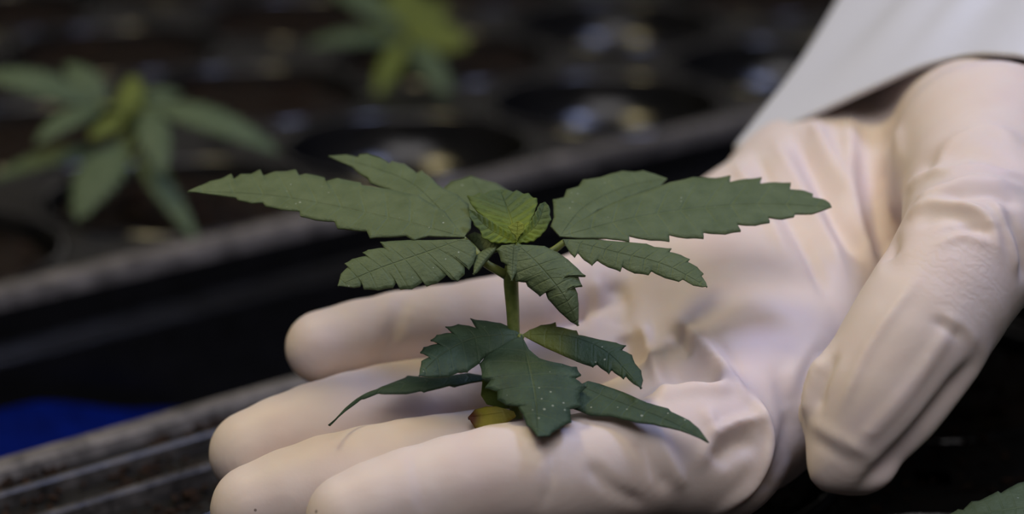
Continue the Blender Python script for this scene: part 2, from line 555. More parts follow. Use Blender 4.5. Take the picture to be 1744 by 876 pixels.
# blue wavy strip in the gap between the trays, lower towards the right
def blue_strip():
    V, Fc = [], []
    us = np.linspace(-190, 56, 64)
    for i, u in enumerate(us):
        q = (u + 190) / 246
        top = (BENCH_Z + 30) * (1 - q ** 5) + (BENCH_Z + 1.5) * q ** 5
        for k in range(13):
            t = k / 12
            z = BENCH_Z + 1.2 + (top - BENCH_Z - 1.2) * t ** 1.5
            w = 1.6 * math.sin(u * 0.13 + 2 * t) * t + 2.2 * noise.noise(Vector((u * 0.06, t * 2, 1)))
            V.append(uv2w(u + 2 * t, -62 + 44 * t + w * 0.8, max(z + 0.5 * w, BENCH_Z + 0.6)))
    for i in range(63):
        for k in range(12):
            b = i * 13 + k
            Fc.append((b, b + 13, b + 14, b + 1))
    o = add_mesh('gap_strip', V, Fc, M['blue'])
    so = o.modifiers.new('thickness', 'SOLIDIFY'); so.thickness = 0.0005; so.offset = 1
    tag(o, 'blue wavy strip in the dark gap between the two trays', 'sheet')
blue_strip()

# ------------------------------------------------------------------ compost
rng = random.Random(4)
def soil_plug(u, v, level, label, chips=70, R=HOLE_R - 4.0, seed=0):
    r = random.Random(seed)
    c = uv2w(u, v, TRAY_Z + level)
    V, Fc = [], []
    rings, seg = 14, 40
    V.append((c[0], c[1], c[2] + 2.5))
    for i in range(1, rings + 1):
        q = i / rings
        for k in range(seg):
            a = 2 * math.pi * k / seg
            x, y = c[0] + R * q * math.cos(a), c[1] + R * q * math.sin(a)
            h = 2.5 * (1 - q * q) + 2.2 * noise.noise(Vector((x * 0.16, y * 0.16, seed))) + 1.3 * noise.noise(Vector((x * 0.5, y * 0.5, seed)))
            V.append((x, y, c[2] + h * (1 - 0.5 * q ** 6)))
    for k in range(seg):
        Fc.append((0, 1 + k, 1 + (k + 1) % seg))
    for i in range(rings - 1):
        for k in range(seg):
            k2 = (k + 1) % seg
            Fc.append((1 + i * seg + k, 1 + (i + 1) * seg + k, 1 + (i + 1) * seg + k2, 1 + i * seg + k2))
    # underside
    b = len(V)
    V.append((c[0], c[1], c[2] - 12))
    for k in range(seg):
        Fc.append((1 + (rings - 1) * seg + (k + 1) % seg, 1 + (rings - 1) * seg + k, b))
    o = add_mesh('compost', V, Fc, M['soil'])
    tag(o, label, 'compost', 'compost plugs in the trays', 'stuff')
    V2, F2 = [], []
    for _ in range(chips):
        q = math.sqrt(r.random()) * 0.95
        a = r.random() * 6.283
        p = np.array([c[0] + R * q * math.cos(a), c[1] + R * q * math.sin(a), 0])
        p[2] = c[2] + 2.5 * (1 - q * q) + 1.0 + 1.5 * noise.noise(Vector((p[0] * 0.16, p[1] * 0.16, seed)))
        crumb(V2, F2, p, r.uniform(0.7, 2.6), r)
    ch = add_mesh('bark_crumbs', V2, F2, M['chip'], parent=o, smooth=False)
    ch['kind'] = 'stuff'
    return o

def crumb(V, Fc, p, s, r):
    b = len(V)
    e = Matrix.Rotation(r.random() * 6.28, 3, 'Z') @ Matrix.Rotation(r.random() * 3, 3, 'X')
    for x, y, z in ((1, 0, 0), (-1, 0, 0), (0, 1, 0), (0, -1, 0), (0, 0, 1), (0, 0, -1)):
        q = e @ Vector((x * s * r.uniform(0.8, 1.7), y * s * r.uniform(0.5, 1), z * s * r.uniform(0.3, 0.7)))
        V.append((p[0] + q.x, p[1] + q.y, p[2] + q.z))
    for x in (0, 1):
        for y in (2, 3):
            for z in (4, 5):
                Fc.append((b + x, b + y, b + z))

FAR_V = 3.0 + 3 + 44
CELL = lambda i, j: (FAR_U0 + 10 + PITCH * (i + 0.5), 3.0 + 3 + 88.0 * (j + 0.5))
# which far cells hold compost (cells 3,0 4,0 and 5,1 are empty)
far_soil = [(0, 0), (1, 0), (2, 0), (0, 1), (1, 1), (2, 1), (3, 1), (4, 1), (6, 1), (1, 2), (2, 2), (3, 2), (4, 2), (5, 2), (6, 2), (7, 2), (2, 3), (3, 3), (4, 3), (5, 3), (6, 3), (7, 3)]
for n, (i, j) in enumerate(far_soil):
    u, vv = CELL(i, j)
    if (i, j) == (2, 0):
        lab = 'dark compost around the sharper blurred seedling in the far tray'
    elif (i, j) == (4, 1):
        lab = 'dark compost around the small yellow-green seedling in the far tray'
    else:
        lab = 'dark brown compost filling a cell of the far tray'
    soil_plug(u, vv, -4.0, lab, seed=n)
nearc = []
for i in range(6):
    for j in range(3):
        nearc.append((NEAR_U0 + 10 + PITCH * (i + 0.5), -100.0 - 45 - 85.0 * (j + 0.5)))
for n, (u, vv) in enumerate(nearc):
    soil_plug(u, vv, -1.5, 'dark brown compost with bark crumbs in a cell of the near tray', chips=110, seed=100 + n)
# crumbs spilled along the ribbed margin of the near tray
V, Fc = [], []
for k in range(6500):
    u = rng.uniform(NEAR_U0 + 15, NEAR_U0 + 515)
    if k < 2600:
        vv = -100 - rng.choice((rng.uniform(6.5, 10.5), rng.uniform(17.5, 27.5), rng.uniform(35, 44)))
        if noise.noise(Vector((u * 0.05, vv * 0.08, 3))) < -0.2:
            continue
    else:
        vv = -100 - rng.uniform(46, 296)
        if min(math.hypot(u - cu, vv - cv) for cu, cv in nearc) < HOLE_R + 2:
            continue
    s_ = rng.uniform(0.4, 1.5)
    crumb(V, Fc, uv2w(u, vv, TRAY_Z + 0.25 + s_ * 0.75), s_, rng)
o = add_mesh('spilled_compost', V, Fc, M['chip'], smooth=False)
tag(o, 'brown compost crumbs spilled along the ribbed edge of the near tray', 'compost', kind='stuff')

# ------------------------------------------------------------------ the gloved hand (signed distance field, meshed by surface nets)
def PC(px, py, d):                            # pixel + depth -> camera space mm
    return np.array([(px - 872) / FPX * d, (438 - py) / FPX * d, d])

FINGERS = {
    'index': [(600, 884, 424, 8.3), (700, 852, 426, 9.1), (850, 818, 429, 9.7), (945, 812, 431, 10.3), (1080, 790, 436, 10.6), (1215, 765, 444, 12.0)],
    'middle': [(437, 868, 440, 8.5), (560, 826, 442, 9.0), (700, 802, 445, 9.5), (815, 792, 447, 10.0), (1000, 762, 451, 10.3), (1205, 700, 462, 12.0)],
    'ring': [(429, 772, 456, 8.2), (540, 730, 459, 8.6), (660, 702, 462, 9.1), (775, 688, 465, 9.5), (980, 645, 472, 10.0), (1185, 590, 484, 12.0)],
    'pinky': [(549, 592, 474, 7.4), (680, 566, 477, 8.0), (820, 550, 480, 8.6), (1000, 508, 488, 9.4), (1150, 455, 502, 11.5)],
}
PALM = [
    ((1215, 765, 444, 12.5), (1560, 430, 520, 15)),
    ((1205, 700, 462, 12.5), (1540, 340, 535, 16)),
    ((1185, 590, 484, 12.5), (1490, 300, 545, 17)),
    ((1150, 455, 502, 12.0), (1370, 330, 545, 15)),
    ((1370, 330, 545, 15), (1490, 215, 574, 18)),
    ((1540, 340, 535, 16), (1585, 190, 565, 20)),
    ((1250, 560, 480, 13), (1480, 380, 522, 15)),
    ((1210, 500, 490, 13), (1420, 340, 533, 15)),
    ((1230, 640, 474, 12), (1480, 400, 522, 13)),
    ((1180, 530, 492, 12), (1430, 370, 530, 14)),
    ((1130, 600, 484, 10), (1260, 520, 498, 13)),
    ((1260, 700, 462, 12), (1420, 520, 496, 13)),
    ((1500, 222, 576, 17), (1720, 20, 665, 17)),
    ((1620, 210, 575, 20), (1790, 60, 660, 22)),
]
THENAR = [
    ((1655, 425, 440, 12.5), (1690, 275, 482, 18.0)),
    ((1690, 275, 482, 18.0), (1665, 205, 540, 21.0)),
    ((1665, 205, 540, 21.0), (1760, 60, 615, 23.0)),
    ((1560, 235, 560, 20.0), (1690, 60, 640, 23.0)),
    ((1540, 300, 545, 16.0), (1560, 175, 562, 19.0)),
    ((1440, 275, 558, 14.0), (1500, 200, 570, 14.0)),
    ((1690, 285, 482, 16.0), (1560, 430, 520, 14.0)),
    ((1700, 405, 452, 13.5), (1760, 350, 492, 16.0)),
]
THUMB = [(1448, 760, 423, 7.6), (1476, 705, 424, 10.0), (1508, 655, 425, 11.4), (1573, 553, 428, 12.3), (1655, 428, 438, 12.8)]

def build_hand():
    h = 0.9
    lo = np.array([-72.0, -66.0, 405.0])
    hi = np.array([158.0, 66.0, 632.0])
    n = np.ceil((hi - lo) / h).astype(int)
    ax = [np.arange(n[i], dtype=np.float32) * h + lo[i] for i in range(3)]
    BIG = 30.0
    def capsule(D, a, b, k):
        """smooth-union a tapered capsule into D, only near it"""
        pa, ra = PC(*a[:3]), a[3]
        pb, rb = PC(*b[:3]), b[3]
        pad = max(ra, rb) + 12
        mn = np.minimum(pa, pb) - pad
        mx = np.maximum(pa, pb) + pad
        s = [slice(max(int((mn[i] - lo[i]) / h), 0), max(min(int((mx[i] - lo[i]) / h) + 1, n[i]), 0)) for i in range(3)]
        X = ax[0][s[0]][:, None, None]; Y = ax[1][s[1]][None, :, None]; Z = ax[2][s[2]][None, None, :]
        if 0 in (X.size, Y.size, Z.size):
            return
        e = (pb - pa).astype(np.float32)
        l2 = float(e @ e)
        t = np.clip(((X - pa[0]) * e[0] + (Y - pa[1]) * e[1] + (Z - pa[2]) * e[2]) / l2, 0, 1)
        d = np.sqrt((X - pa[0] - t * e[0]) ** 2 + (Y - pa[1] - t * e[1]) ** 2 + (Z - pa[2] - t * e[2]) ** 2) - (ra + (rb - ra) * t)
        sub = D[s[0], s[1], s[2]]
        D[s[0], s[1], s[2]] = smin(sub, d.astype(np.float32), k)
    def smin(a, b, k):
        q = np.clip(0.5 + 0.5 * (b - a) / k, 0, 1)
        return b * (1 - q) + a * q - k * q * (1 - q)
    full = lambda: np.full(tuple(n), BIG, np.float32)
    palm = full()
    for a, b in PALM:
        capsule(palm, a, b, 11.0)
    for a, b in THENAR:
        capsule(palm, a, b, 7.0)
    out = palm.copy()
    for key, ch in FINGERS.items():
        D = full()
        c = smooth_path(ch, 2)
        for i in range(len(c) - 1):
            capsule(D, c[i], c[i + 1], 1.2)
        near = D < 25
        m = palm.copy()
        m[near] = smin(palm[near], D[near], 6.0)
        out = np.minimum(out, np.where(near, smin(out, m, 0.8), out))
    D = full()
    c = smooth_path(THUMB, 3)
    for i in range(len(c) - 1):
        capsule(D, c[i], c[i + 1], 1.2)
    capsule(D, (1384, 704, 425, 2.6), (1440, 665, 425, 7.0), 3.0)
    capsule(D, (1412, 806, 422, 3.0), (1470, 800, 423, 4.0), 4.0)
    out = smin(out, D, 4.0)
    # ---- surface nets
    S = out < 0
    def cs(a, i, j, k):
        return a[i:n[0] - 1 + i, j:n[1] - 1 + j, k:n[2] - 1 + k]
    cnt = np.zeros(tuple(n - 1), np.int8)
    for i in (0, 1):
        for j in (0, 1):
            for k in (0, 1):
                cnt += cs(S, i, j, k)
    act = (cnt > 0) & (cnt < 8)
    idx = np.full(act.shape, -1, np.int64)
    I, J, K = np.nonzero(act)
    idx[I, J, K] = np.arange(len(I))
    acc = np.zeros((len(I), 3)); num = np.zeros(len(I))
    corners = [(i, j, k) for i in (0, 1) for j in (0, 1) for k in (0, 1)]
    for a in corners:
        for axn in range(3):
            if a[axn] == 0:
                b = list(a); b[axn] = 1
                va = out[I + a[0], J + a[1], K + a[2]].astype(float)
                vb = out[I + b[0], J + b[1], K + b[2]].astype(float)
                x = (va < 0) != (vb < 0)
                t = np.where(x, va / np.where(x, va - vb, 1), 0)
                p = np.tile(np.array(a, float), (len(I), 1))
                p[:, axn] += t
                acc[x] += p[x]; num[x] += 1
    V = acc / num[:, None] + np.stack([I, J, K], 1)
    V = V * h + lo
    Fs = []
    for axn in range(3):
        o1, o2 = (axn + 1) % 3, (axn + 2) % 3
        sl0 = [slice(1, -1)] * 3; sl1 = [slice(1, -1)] * 3
        sl0[axn] = slice(0, -1); sl1[axn] = slice(1, None)
        a, b = S[tuple(sl0)], S[tuple(sl1)]
        for inv in (False, True):
            m = (a & ~b) if not inv else (~a & b)
            q = np.stack(np.nonzero(m), 1)
            q[:, o1] += 1; q[:, o2] += 1
            def at(d1, d2):
                c = q.copy(); c[:, o1] -= d1; c[:, o2] -= d2
                return idx[c[:, 0], c[:, 1], c[:, 2]]
            f = np.stack([at(0, 0), at(1, 0), at(1, 1), at(0, 1)], 1)
            if inv:
                f = f[:, ::-1]
            Fs.append(f[(f >= 0).all(1)])
    return V, np.vstack(Fs)

# folds in the glove: centre line on the hand, half width and height in mm (positive = ridge)
FOLDS = [
    # pleats running from the cuff into the palm
    ([(1482, 262), (1480, 320), (1492, 390), (1515, 440)], 22, -2.6),
    ([(1447, 200), (1449, 290), (1470, 390), (1492, 450)], 14, 1.9),
    ([(1351, 228), (1391, 301), (1430, 380), (1474, 445)], 11, -2.2),
    ([(1381, 205), (1418, 281), (1450, 350)], 12, 1.6),
    ([(1318, 240), (1355, 310), (1400, 395), (1440, 470)], 12, 1.3),
    ([(1283, 255), (1318, 325), (1372, 420), (1410, 505)], 11, -1.5),
    # wrinkles round the base of the thumb
    ([(1542, 372), (1582, 348), (1633, 347), (1683, 372), (1705, 440)], 8, 0.9),
    ([(1560, 385), (1600, 368), (1640, 372), (1672, 400)], 11, -0.8),
    ([(1552, 345), (1602, 325), (1663, 307), (1743, 322)], 8, 0.8),
    ([(1600, 340), (1680, 328), (1740, 350)], 9, -0.8),
    ([(1582, 290), (1623, 245), (1683, 223), (1743, 243)], 11, 0.8),
    ([(1560, 300), (1600, 268), (1660, 260), (1740, 285)], 14, -0.9),
    ([(1690, 340), (1720, 400), (1735, 470)], 8, 0.8),
    ([(1712, 360), (1738, 420), (1744, 480)], 9, -0.8),
    ([(1590, 420), (1640, 402), (1690, 418)], 6, 0.5),
    ([(1600, 395), (1650, 385), (1700, 400)], 6, -0.5),
    ([(1600, 300), (1660, 285), (1744, 300)], 7, 0.6),
    ([(1540, 330), (1570, 300), (1620, 285)], 8, 0.7),
    ([(1520, 200), (1530, 260), (1520, 320), (1525, 380)], 12, 0.9),
    ([(1250, 275), (1290, 340), (1340, 430)], 10, 0.9),
    # thumb: flat facets, long crease of loose latex, pinched tip
    ([(1632, 540), (1545, 668), (1451, 770)], 12, 0.6),
    ([(1663, 610), (1560, 741), (1463, 838)], 11, -1.5),
    ([(1690, 590), (1600, 738), (1490, 838)], 14, 0.9),
    ([(1565, 470), (1480, 590), (1430, 700)], 9, 0.5),
    ([(1372, 712), (1382, 660), (1400, 605)], 9, 1.1),
    ([(1392, 700), (1402, 650), (1424, 600)], 8, -0.8),
    ([(1370, 712), (1420, 742), (1450, 758), (1490, 785)], 10, 0.4),
    ([(1380, 745), (1420, 772), (1455, 790)], 10, -0.3),
    ([(1596, 530), (1647, 560), (1663, 592)], 7, 0.3),
    ([(1590, 545), (1640, 575)], 7, -0.5),
    # ring of folds at the base of the index finger
    ([(1185, 545), (1248, 639), (1293, 704), (1307, 758), (1283, 823), (1218, 880)], 9, 1.5),
    ([(1205, 560), (1262, 649), (1287, 705)], 8, -1.0),
    ([(1330, 640), (1348, 720), (1330, 800), (1290, 860)], 17, -1.3),
    ([(1109, 678), (1178, 661), (1250, 662)], 11, 1.5),
    ([(1130, 645), (1180, 632), (1232, 640)], 22, -2.4),
    ([(1090, 550), (1110, 600), (1124, 656)], 10, 1.3),
    ([(1060, 570), (1082, 630)], 13, -1.0),
    ([(1160, 548), (1205, 600), (1242, 655)], 10, 1.2),
    ([(1140, 560), (1170, 605)], 13, -1.2),
    ([(1213, 744), (1250, 722), (1297, 712)], 9, 1.0),
    ([(1218, 790), (1250, 762), (1290, 748)], 18, -1.5),
    ([(1200, 690), (1215, 740), (1190, 800)], 10, 0.7),
    ([(1085, 740), (1110, 790), (1140, 840)], 12, -0.8),
    ([(1120, 730), (1140, 780), (1165, 835)], 10, 0.7),
    ([(1000, 790), (1040, 830), (1100, 862)], 12, -0.6),
    # finger joint creases
    ([(935, 730), (940, 800), (925, 870)], 9, -0.45),
    ([(700, 765), (715, 830), (720, 876)], 9, -0.25),
    ([(690, 498), (672, 560), (640, 625)], 14, -0.5),
    ([(1040, 480), (1060, 520), (1050, 560)], 16, -0.9),
    ([(1010, 470), (1020, 520), (1000, 560)], 12, 0.8),
    # fold shadowed under the thumb
    ([(1400, 560), (1350, 640), (1345, 720)], 16, 0.6),
]

person = empty('person', P(1640, 260, 560), 'gloved left hand held palm up, carrying a seedling, in a white coat sleeve', 'person')
HV, HF = build_hand()
hand = add_mesh('glove', cam2world(HV), HF, M['glove'], parent=person)
def refine(o):
    bm = bmesh.new()
    bm.from_mesh(o.data)
    bmesh.ops.recalc_face_normals(bm, faces=bm.faces)
    for _ in range(3):
        bmesh.ops.smooth_vert(bm, verts=bm.verts, factor=0.5, use_axis_x=True, use_axis_y=True, use_axis_z=True)
    bm.to_mesh(o.data); bm.free()
    me = o.data
    nv = len(me.vertices)
    co = np.empty(nv * 3); me.vertices.foreach_get('co', co); co = co.reshape(-1, 3) * 1000
    no = np.empty(nv * 3); me.vertex_normals.foreach_get('vector', no); no = no.reshape(-1, 3)
    rel = co - CAM
    d = rel[:, 1] * CT - rel[:, 2] * ST
    up = rel[:, 1] * ST + rel[:, 2] * CT
    px = 872 + rel[:, 0] / d * FPX
    py = 438 - up / d * FPX
    facing = -(no * rel).sum(1) / np.linalg.norm(rel, axis=1)
    w = np.clip((facing - 0.02) / 0.25, 0, 1)
    disp = np.zeros(nv)
    for line, half, amp in FOLDS:
        q = smooth_path(line, 4)
        best = np.full(nv, 1e9)
        tt = np.zeros(nv)
        for i in range(len(q) - 1):
            a, e = q[i], q[i + 1] - q[i]
            t = np.clip(((px - a[0]) * e[0] + (py - a[1]) * e[1]) / (e @ e), 0, 1)
            dd = np.hypot(px - a[0] - t * e[0], py - a[1] - t * e[1])
            m = dd < best
            best[m] = dd[m]; tt[m] = (i + t[m]) / (len(q) - 1)
        ends = np.clip(np.minimum(tt, 1 - tt) * 5 + 0.15, 0, 1)
        disp += 1.3 * amp * np.exp(-(best / half) ** 2) * ends
    co = co + no * (disp * w)[:, None]
    me.vertices.foreach_set('co', (co / 1000).ravel())
    me.update()
    s = o.modifiers.new('smooth', 'SMOOTH'); s.factor = 0.5; s.iterations = 2
    s = o.modifiers.new('subdivision', 'SUBSURF'); s.levels = 1; s.render_levels = 1
refine(hand)

# skin of the wrist inside the sleeve
fa = PC(1605, 195, 594)
fx = nrm((0.45, 0.55, 0.70))
v, f = tube([fa, fa + fx * 90, fa + fx * 215], [23, 24, 29], seg=24)
o = add_mesh('forearm', cam2world(np.array(v)), f, M['skin'], parent=person)

# white coat sleeve
HEM = [(1250, 252, 542), (1330, 217, 532), (1420, 176, 522), (1500, 140, 512), (1570, 110, 505), (1640, 93, 498), (1700, 91, 486), (1760, 102, 478),
       (1850, 160, 472), (1920, 280, 480), (1880, 400, 520), (1720, 440, 560), (1520, 400, 590), (1380, 340, 592), (1275, 290, 572)]
def sleeve():
    ring = smooth_path(np.array([PC(*q) for q in HEM + HEM[:1]]), 6)[:-1]
    n = len(ring)
    axis = nrm((0.45, 0.55, 0.70))
    cen = ring.mean(0)
    V, Fc = [], []
    steps = [-0.0, 0.6, 1.5, 4, 9, 15, 22, 30, 40, 52, 66, 82, 100, 125, 155, 190, 230]
    for si, s in enumerate(steps):
        for k in range(n):
            p = ring[k]
            r = p - cen
            a = math.atan2(r[1], r[0])
            wr = 1.4 * math.sin(a * 3 + s * 0.02) * min(s / 30, 1) + 1.0 * math.sin(a * 7 + s * 0.05) * min(s / 40, 1)
            g = 1 + 0.0009 * s + (0.006 if s < 5 and si > 0 else 0)
            V.append(cen + r * g + nrm(r) * wr + axis * s)
    m = len(steps)
    for i in range(m - 1):
        for k in range(n):
            k2 = (k + 1) % n
            Fc.append((i * n + k, i * n + k2, (i + 1) * n + k2, (i + 1) * n + k))
    o = add_mesh('sleeve', cam2world(np.array(V)), Fc, M['cloth'], parent=person)
    sol = o.modifiers.new('thickness', 'SOLIDIFY'); sol.thickness = 0.0012; sol.offset = -1
    return o
tag(sleeve(), 'white cloth coat sleeve with plain hem')

# ------------------------------------------------------------------ leaves
def resample(poly, n):
    p = np.asarray(poly, float)
    s = np.r_[0, np.cumsum(np.linalg.norm(np.diff(p, axis=0), axis=1))]
    t = np.linspace(0, s[-1], n)
    return np.stack([np.interp(t, s, p[:, i]) for i in range(p.shape[1])], 1)

def leaf_mesh(up, lo, base, tip, mapf, mid=None, n=220, K=6, fold=0.0, curl=0.0, pleat=0.0, veins=8, lead=0.14, wave=0.0, teeth=0.55):
    """up / lo: the two margins base -> tip in leaf coordinates; mapf maps (x, y) to mm.  Returns verts, faces, uv"""
    base, tip = np.asarray(base, float), np.asarray(tip, float)
    E1 = resample([base] + list(up) + [tip], n)
    E2 = resample([base] + list(lo) + [tip], n)
    def crisp(E):                                          # deepen the teeth of the traced margin
        k = max(n // 14, 3) | 1
        pad = np.vstack([np.repeat(E[:1], k // 2, 0), E, np.repeat(E[-1:], k // 2, 0)])
        sm = np.stack([np.convolve(pad[:, i], np.ones(k) / k, 'valid') for i in range(2)], 1)
        w = np.clip(np.minimum(np.arange(n), np.arange(n)[::-1]) / (0.12 * n), 0, 1)[:, None]
        return E + teeth * w * (E - sm)
    if teeth:
        E1, E2 = crisp(E1), crisp(E2)
    mp = smooth_path([base] + list(mid or []) + [tip], 8)
    mp = resample(mp, 200)
    T = np.linspace(0, 1, n)
    tm = T * (1 - lead) + lead * T ** 3
    Md = np.stack([np.interp(tm * 199, np.arange(200), mp[:, i]) for i in range(2)], 1)
    cols, uv = [], []
    sgn = []
    for E, sg in ((E1, 1), (E2, -1)):
        for j in range(K if sg == 1 else 1, (0 if sg == 1 else K + 1), -1 if sg == 1 else 1):
            s = j / K
            cols.append(Md * (1 - s) + E * s); uv.append(np.stack([T, np.full(n, s)], 1)); sgn.append(sg * s)
        if sg == 1:
            cols.append(Md); uv.append(np.stack([T, np.zeros(n)], 1)); sgn.append(0)
    G2 = np.stack(cols, 1)                                # n x (2K+1) x 2
    UV = np.stack(uv, 1)
    W = np.array([[mapf(x, y) for x, y in row] for row in G2])
    # normals by differences
    du = np.gradient(W, axis=0); dv = np.gradient(W, axis=1)
    Nn = np.cross(du, dv)
    Nn /= np.linalg.norm(Nn, axis=2, keepdims=True) + 1e-9
    mean = nrm(Nn[n // 5: -n // 5].mean((0, 1)))
    if mean @ np.array([0.0, -0.5, 0.85]) < 0:
        mean = -mean
    S = np.abs(np.array(sgn))[None, :]
    ph = np.cos(2 * math.pi * (T[:, None] * veins - 0.5))   # +1 on the vein lines
    env = np.sin(math.pi * np.clip(T, 0, 1))[:, None] ** 0.6
    off = fold * S * env - curl * S ** 2 * env - pleat * (0.5 + 0.5 * ph) * np.sin(math.pi * np.clip(S, 0, 1) * 0.85) * env
    off = off + wave * np.sin(T[:, None] * 9 + S * 2) * S * env
    W = W + off[..., None] * mean
    m = 2 * K + 1
    Fc = []
    for i in range(n - 1):
        for j in range(m - 1):
            Fc.append((i * m + j, i * m + j + 1, (i + 1) * m + j + 1, (i + 1) * m + j))
    # faces wind so that normals follow 'mean'
    a = W[n // 2, K]; b = W[n // 2, K + 1]; c = W[n // 2 + 1, K + 1]
    if np.cross(b - a, c - a) @ mean < 0:
        Fc = [q[::-1] for q in Fc]
    return W.reshape(-1, 3), Fc, UV.reshape(-1, 2)

def leaflet(name, parent, up, lo, base, tip, mapf, mat, thick=0.3, **kw):
    V, Fc, UV = leaf_mesh(up, lo, base, tip, mapf, **kw)
    o = add_mesh(name, V, Fc, mat, parent=parent, uv=UV)
    s = o.modifiers.new('thickness', 'SOLIDIFY'); s.thickness = thick / 1000; s.offset = -1
    return o

def tr(pts, ox, oy, sc):
    return [(ox + x / sc, oy + y / sc) for x, y in pts]

def plane_map(b, d0, a, c, ax2=0.0, cy2=0.0):
    """depth varies over the leaf: a per mm to the right, c per mm down the frame, quadratic terms for the droop"""
    k = d0 / FPX
    def f(x, y):
        X, Y = (x - b[0]) * k, (y - b[1]) * k
        return P(x, y, d0 + a * X + c * Y + ax2 * X * X + cy2 * Y * Y)
    return f

C1 = (300, 240, 2.907); C2 = (840, 240, 2.907); C3 = (540, 500, 2.4914); C8 = (740, 300, 4.867)

plant = empty('cannabis_seedling', P(878, 714, 440.5), 'sharp green seedling with serrated leaves lying on the gloved palm', 'seedling', 'cannabis seedlings')

V, Fc = tube([P(879, 714, 440.5), P(876, 650, 441.5), P(875, 580, 441.5), P(873, 530, 441.5), P(870, 478, 441), P(874, 445, 440.5), P(878, 412, 440)],
             [1.15, 1.15, 1.1, 1.2, 1.35, 1.2, 0.8], ridge=0.05)
add_mesh('stem', V, Fc, M['stem'], parent=plant)

def stalk(pts, r0, r1, name='leaf_stalk'):
    V, Fc = tube([P(*q) for q in pts], np.linspace(r0, r1, len(pts)), seg=10)
    return add_mesh(name, V, Fc, M['stem'], parent=plant)

# --- upper left leaf
st = stalk([(870, 474, 442), (850, 462, 440), (826, 448, 439.5), (806, 424, 441), (788, 406, 439.5)], 0.9, 0.6)
bA = tr([(1425, 476)], *C1)[0]
A_up = tr([(1330, 350), (1200, 270), (1050, 236), (985, 226), (920, 214), (912, 205), (860, 194), (800, 183), (742, 192), (735, 180), (690, 168), (640, 160), (610, 164), (590, 143), (540, 148), (490, 150), (432, 165), (414, 145), (370, 160), (320, 164), (285, 182), (272, 165), (220, 186), (165, 200), (150, 208), (100, 228)], *C1)
A_lo = tr([(1330, 472), (1250, 470), (1175, 485), (1135, 468), (1060, 472), (960, 472), (940, 446), (870, 436), (800, 425), (780, 398), (690, 386), (615, 366), (607, 348), (520, 336), (440, 318), (428, 306), (370, 304), (305, 289), (295, 280), (200, 266), (120, 256)], *C1)
tA = tr([(55, 249)], *C1)[0]
leaflet('leaflet', st, A_up, A_lo, bA, tA, plane_map(bA, 438, -0.10, -1.35), M['leaf'], mid=tr([(1000, 370), (500, 275)], *C1), fold=0.3, curl=0.4, pleat=0.07)
B_up = tr([(1458, 430), (1462, 380), (1446, 310), (1390, 262), (1330, 235), (1296, 213), (1262, 178), (1215, 146), (1190, 152), (1182, 146), (1130, 112), (1068, 98), (1055, 106), (1010, 82), (945, 62), (908, 66), (898, 76), (840, 66)], *C1)
B_lo = tr([(1300, 400), (1200, 320), (1100, 262), (1050, 234), (1000, 218), (960, 202), (945, 180), (905, 155), (870, 125), (800, 95)], *C1)
tB = tr([(752, 74)], *C1)[0]
leaflet('leaflet', st, B_up, B_lo, bA, tB, plane_map(bA, 438.9, -0.1, -1.5), M['leaf'], mid=tr([(1200, 235), (1000, 140)], *C1), fold=0.15, curl=0.3, pleat=0.06, veins=7)
bC = tr([(1420, 486)], *C1)[0]
C_up = tr([(1380, 484), (1270, 484), (1140, 482), (1050, 487), (1012, 492), (1022, 518), (950, 530), (925, 545), (935, 560), (870, 578), (836, 602), (845, 620), (815, 655)], *C1)
C_lo = tr([(1450, 490), (1482, 525), (1484, 560), (1470, 600), (1448, 626), (1430, 610), (1425, 650), (1392, 682), (1360, 674), (1340, 655), (1290, 692), (1237, 706), (1220, 690), (1165, 722), (1108, 722), (1090, 695), (1072, 716), (1000, 730), (930, 725), (920, 700), (910, 715), (880, 722)], *C1)
tC = tr([(799, 718)], *C1)[0]
leaflet('leaflet', st, C_up, C_lo, bC, tC, plane_map(bC, 437.6, -0.05, -0.75), M['leaf'], mid=tr([(1200, 565), (1000, 635)], *C1), fold=0.4, curl=1.0, pleat=0.1, veins=7, lead=0.1)

# --- upper right leaf
st = stalk([(876, 470, 441), (905, 446, 442), (940, 428, 443), (962, 412, 443)], 0.9, 0.6)
bD = tr([(330, 472)], *C2)[0]
D_up = tr([(420, 400), (600, 300), (760, 245), (826, 221), (880, 202), (990, 178), (1100, 180), (1172, 172), (1176, 196), (1250, 186), (1326, 182), (1326, 205), (1400, 203), (1471, 209), (1474, 234), (1540, 246), (1582, 262), (1584, 276), (1640, 290), (1665, 306)], *C2)
D_lo = tr([(420, 478), (560, 480), (672, 491), (676, 472), (780, 486), (870, 489), (875, 466), (960, 476), (1040, 475), (1044, 453), (1150, 456), (1222, 440), (1215, 414), (1300, 413), (1368, 398), (1366, 380), (1430, 383), (1490, 372), (1496, 362), (1580, 358), (1620, 346)], *C2)
tD = tr([(1676, 326)], *C2)[0]
leaflet('leaflet', st, D_up, D_lo, bD, tD, plane_map(bD, 443, 0.10, -1.35), M['leaf'], mid=tr([(760, 370), (1250, 315)], *C2), fold=0.3, curl=0.4, pleat=0.07)
E_up = tr([(286, 420), (300, 376), (298, 290), (348, 274), (366, 240), (420, 221), (446, 190), (530, 176), (580, 160), (640, 146), (700, 150), (742, 145), (800, 162)], *C2)
E_lo = tr([(400, 420), (520, 340), (660, 280), (780, 238), (826, 222)], *C2)
tE = tr([(862, 186)], *C2)[0]
leaflet('leaflet', st, E_up, E_lo, bD, tE, plane_map(bD, 443.9, 0.1, -1.5), M['leaf'], mid=tr([(450, 330), (650, 230)], *C2), fold=0.15, curl=0.3, pleat=0.08, veins=8, lead=0.05)
bF = tr([(345, 486)], *C2)[0]
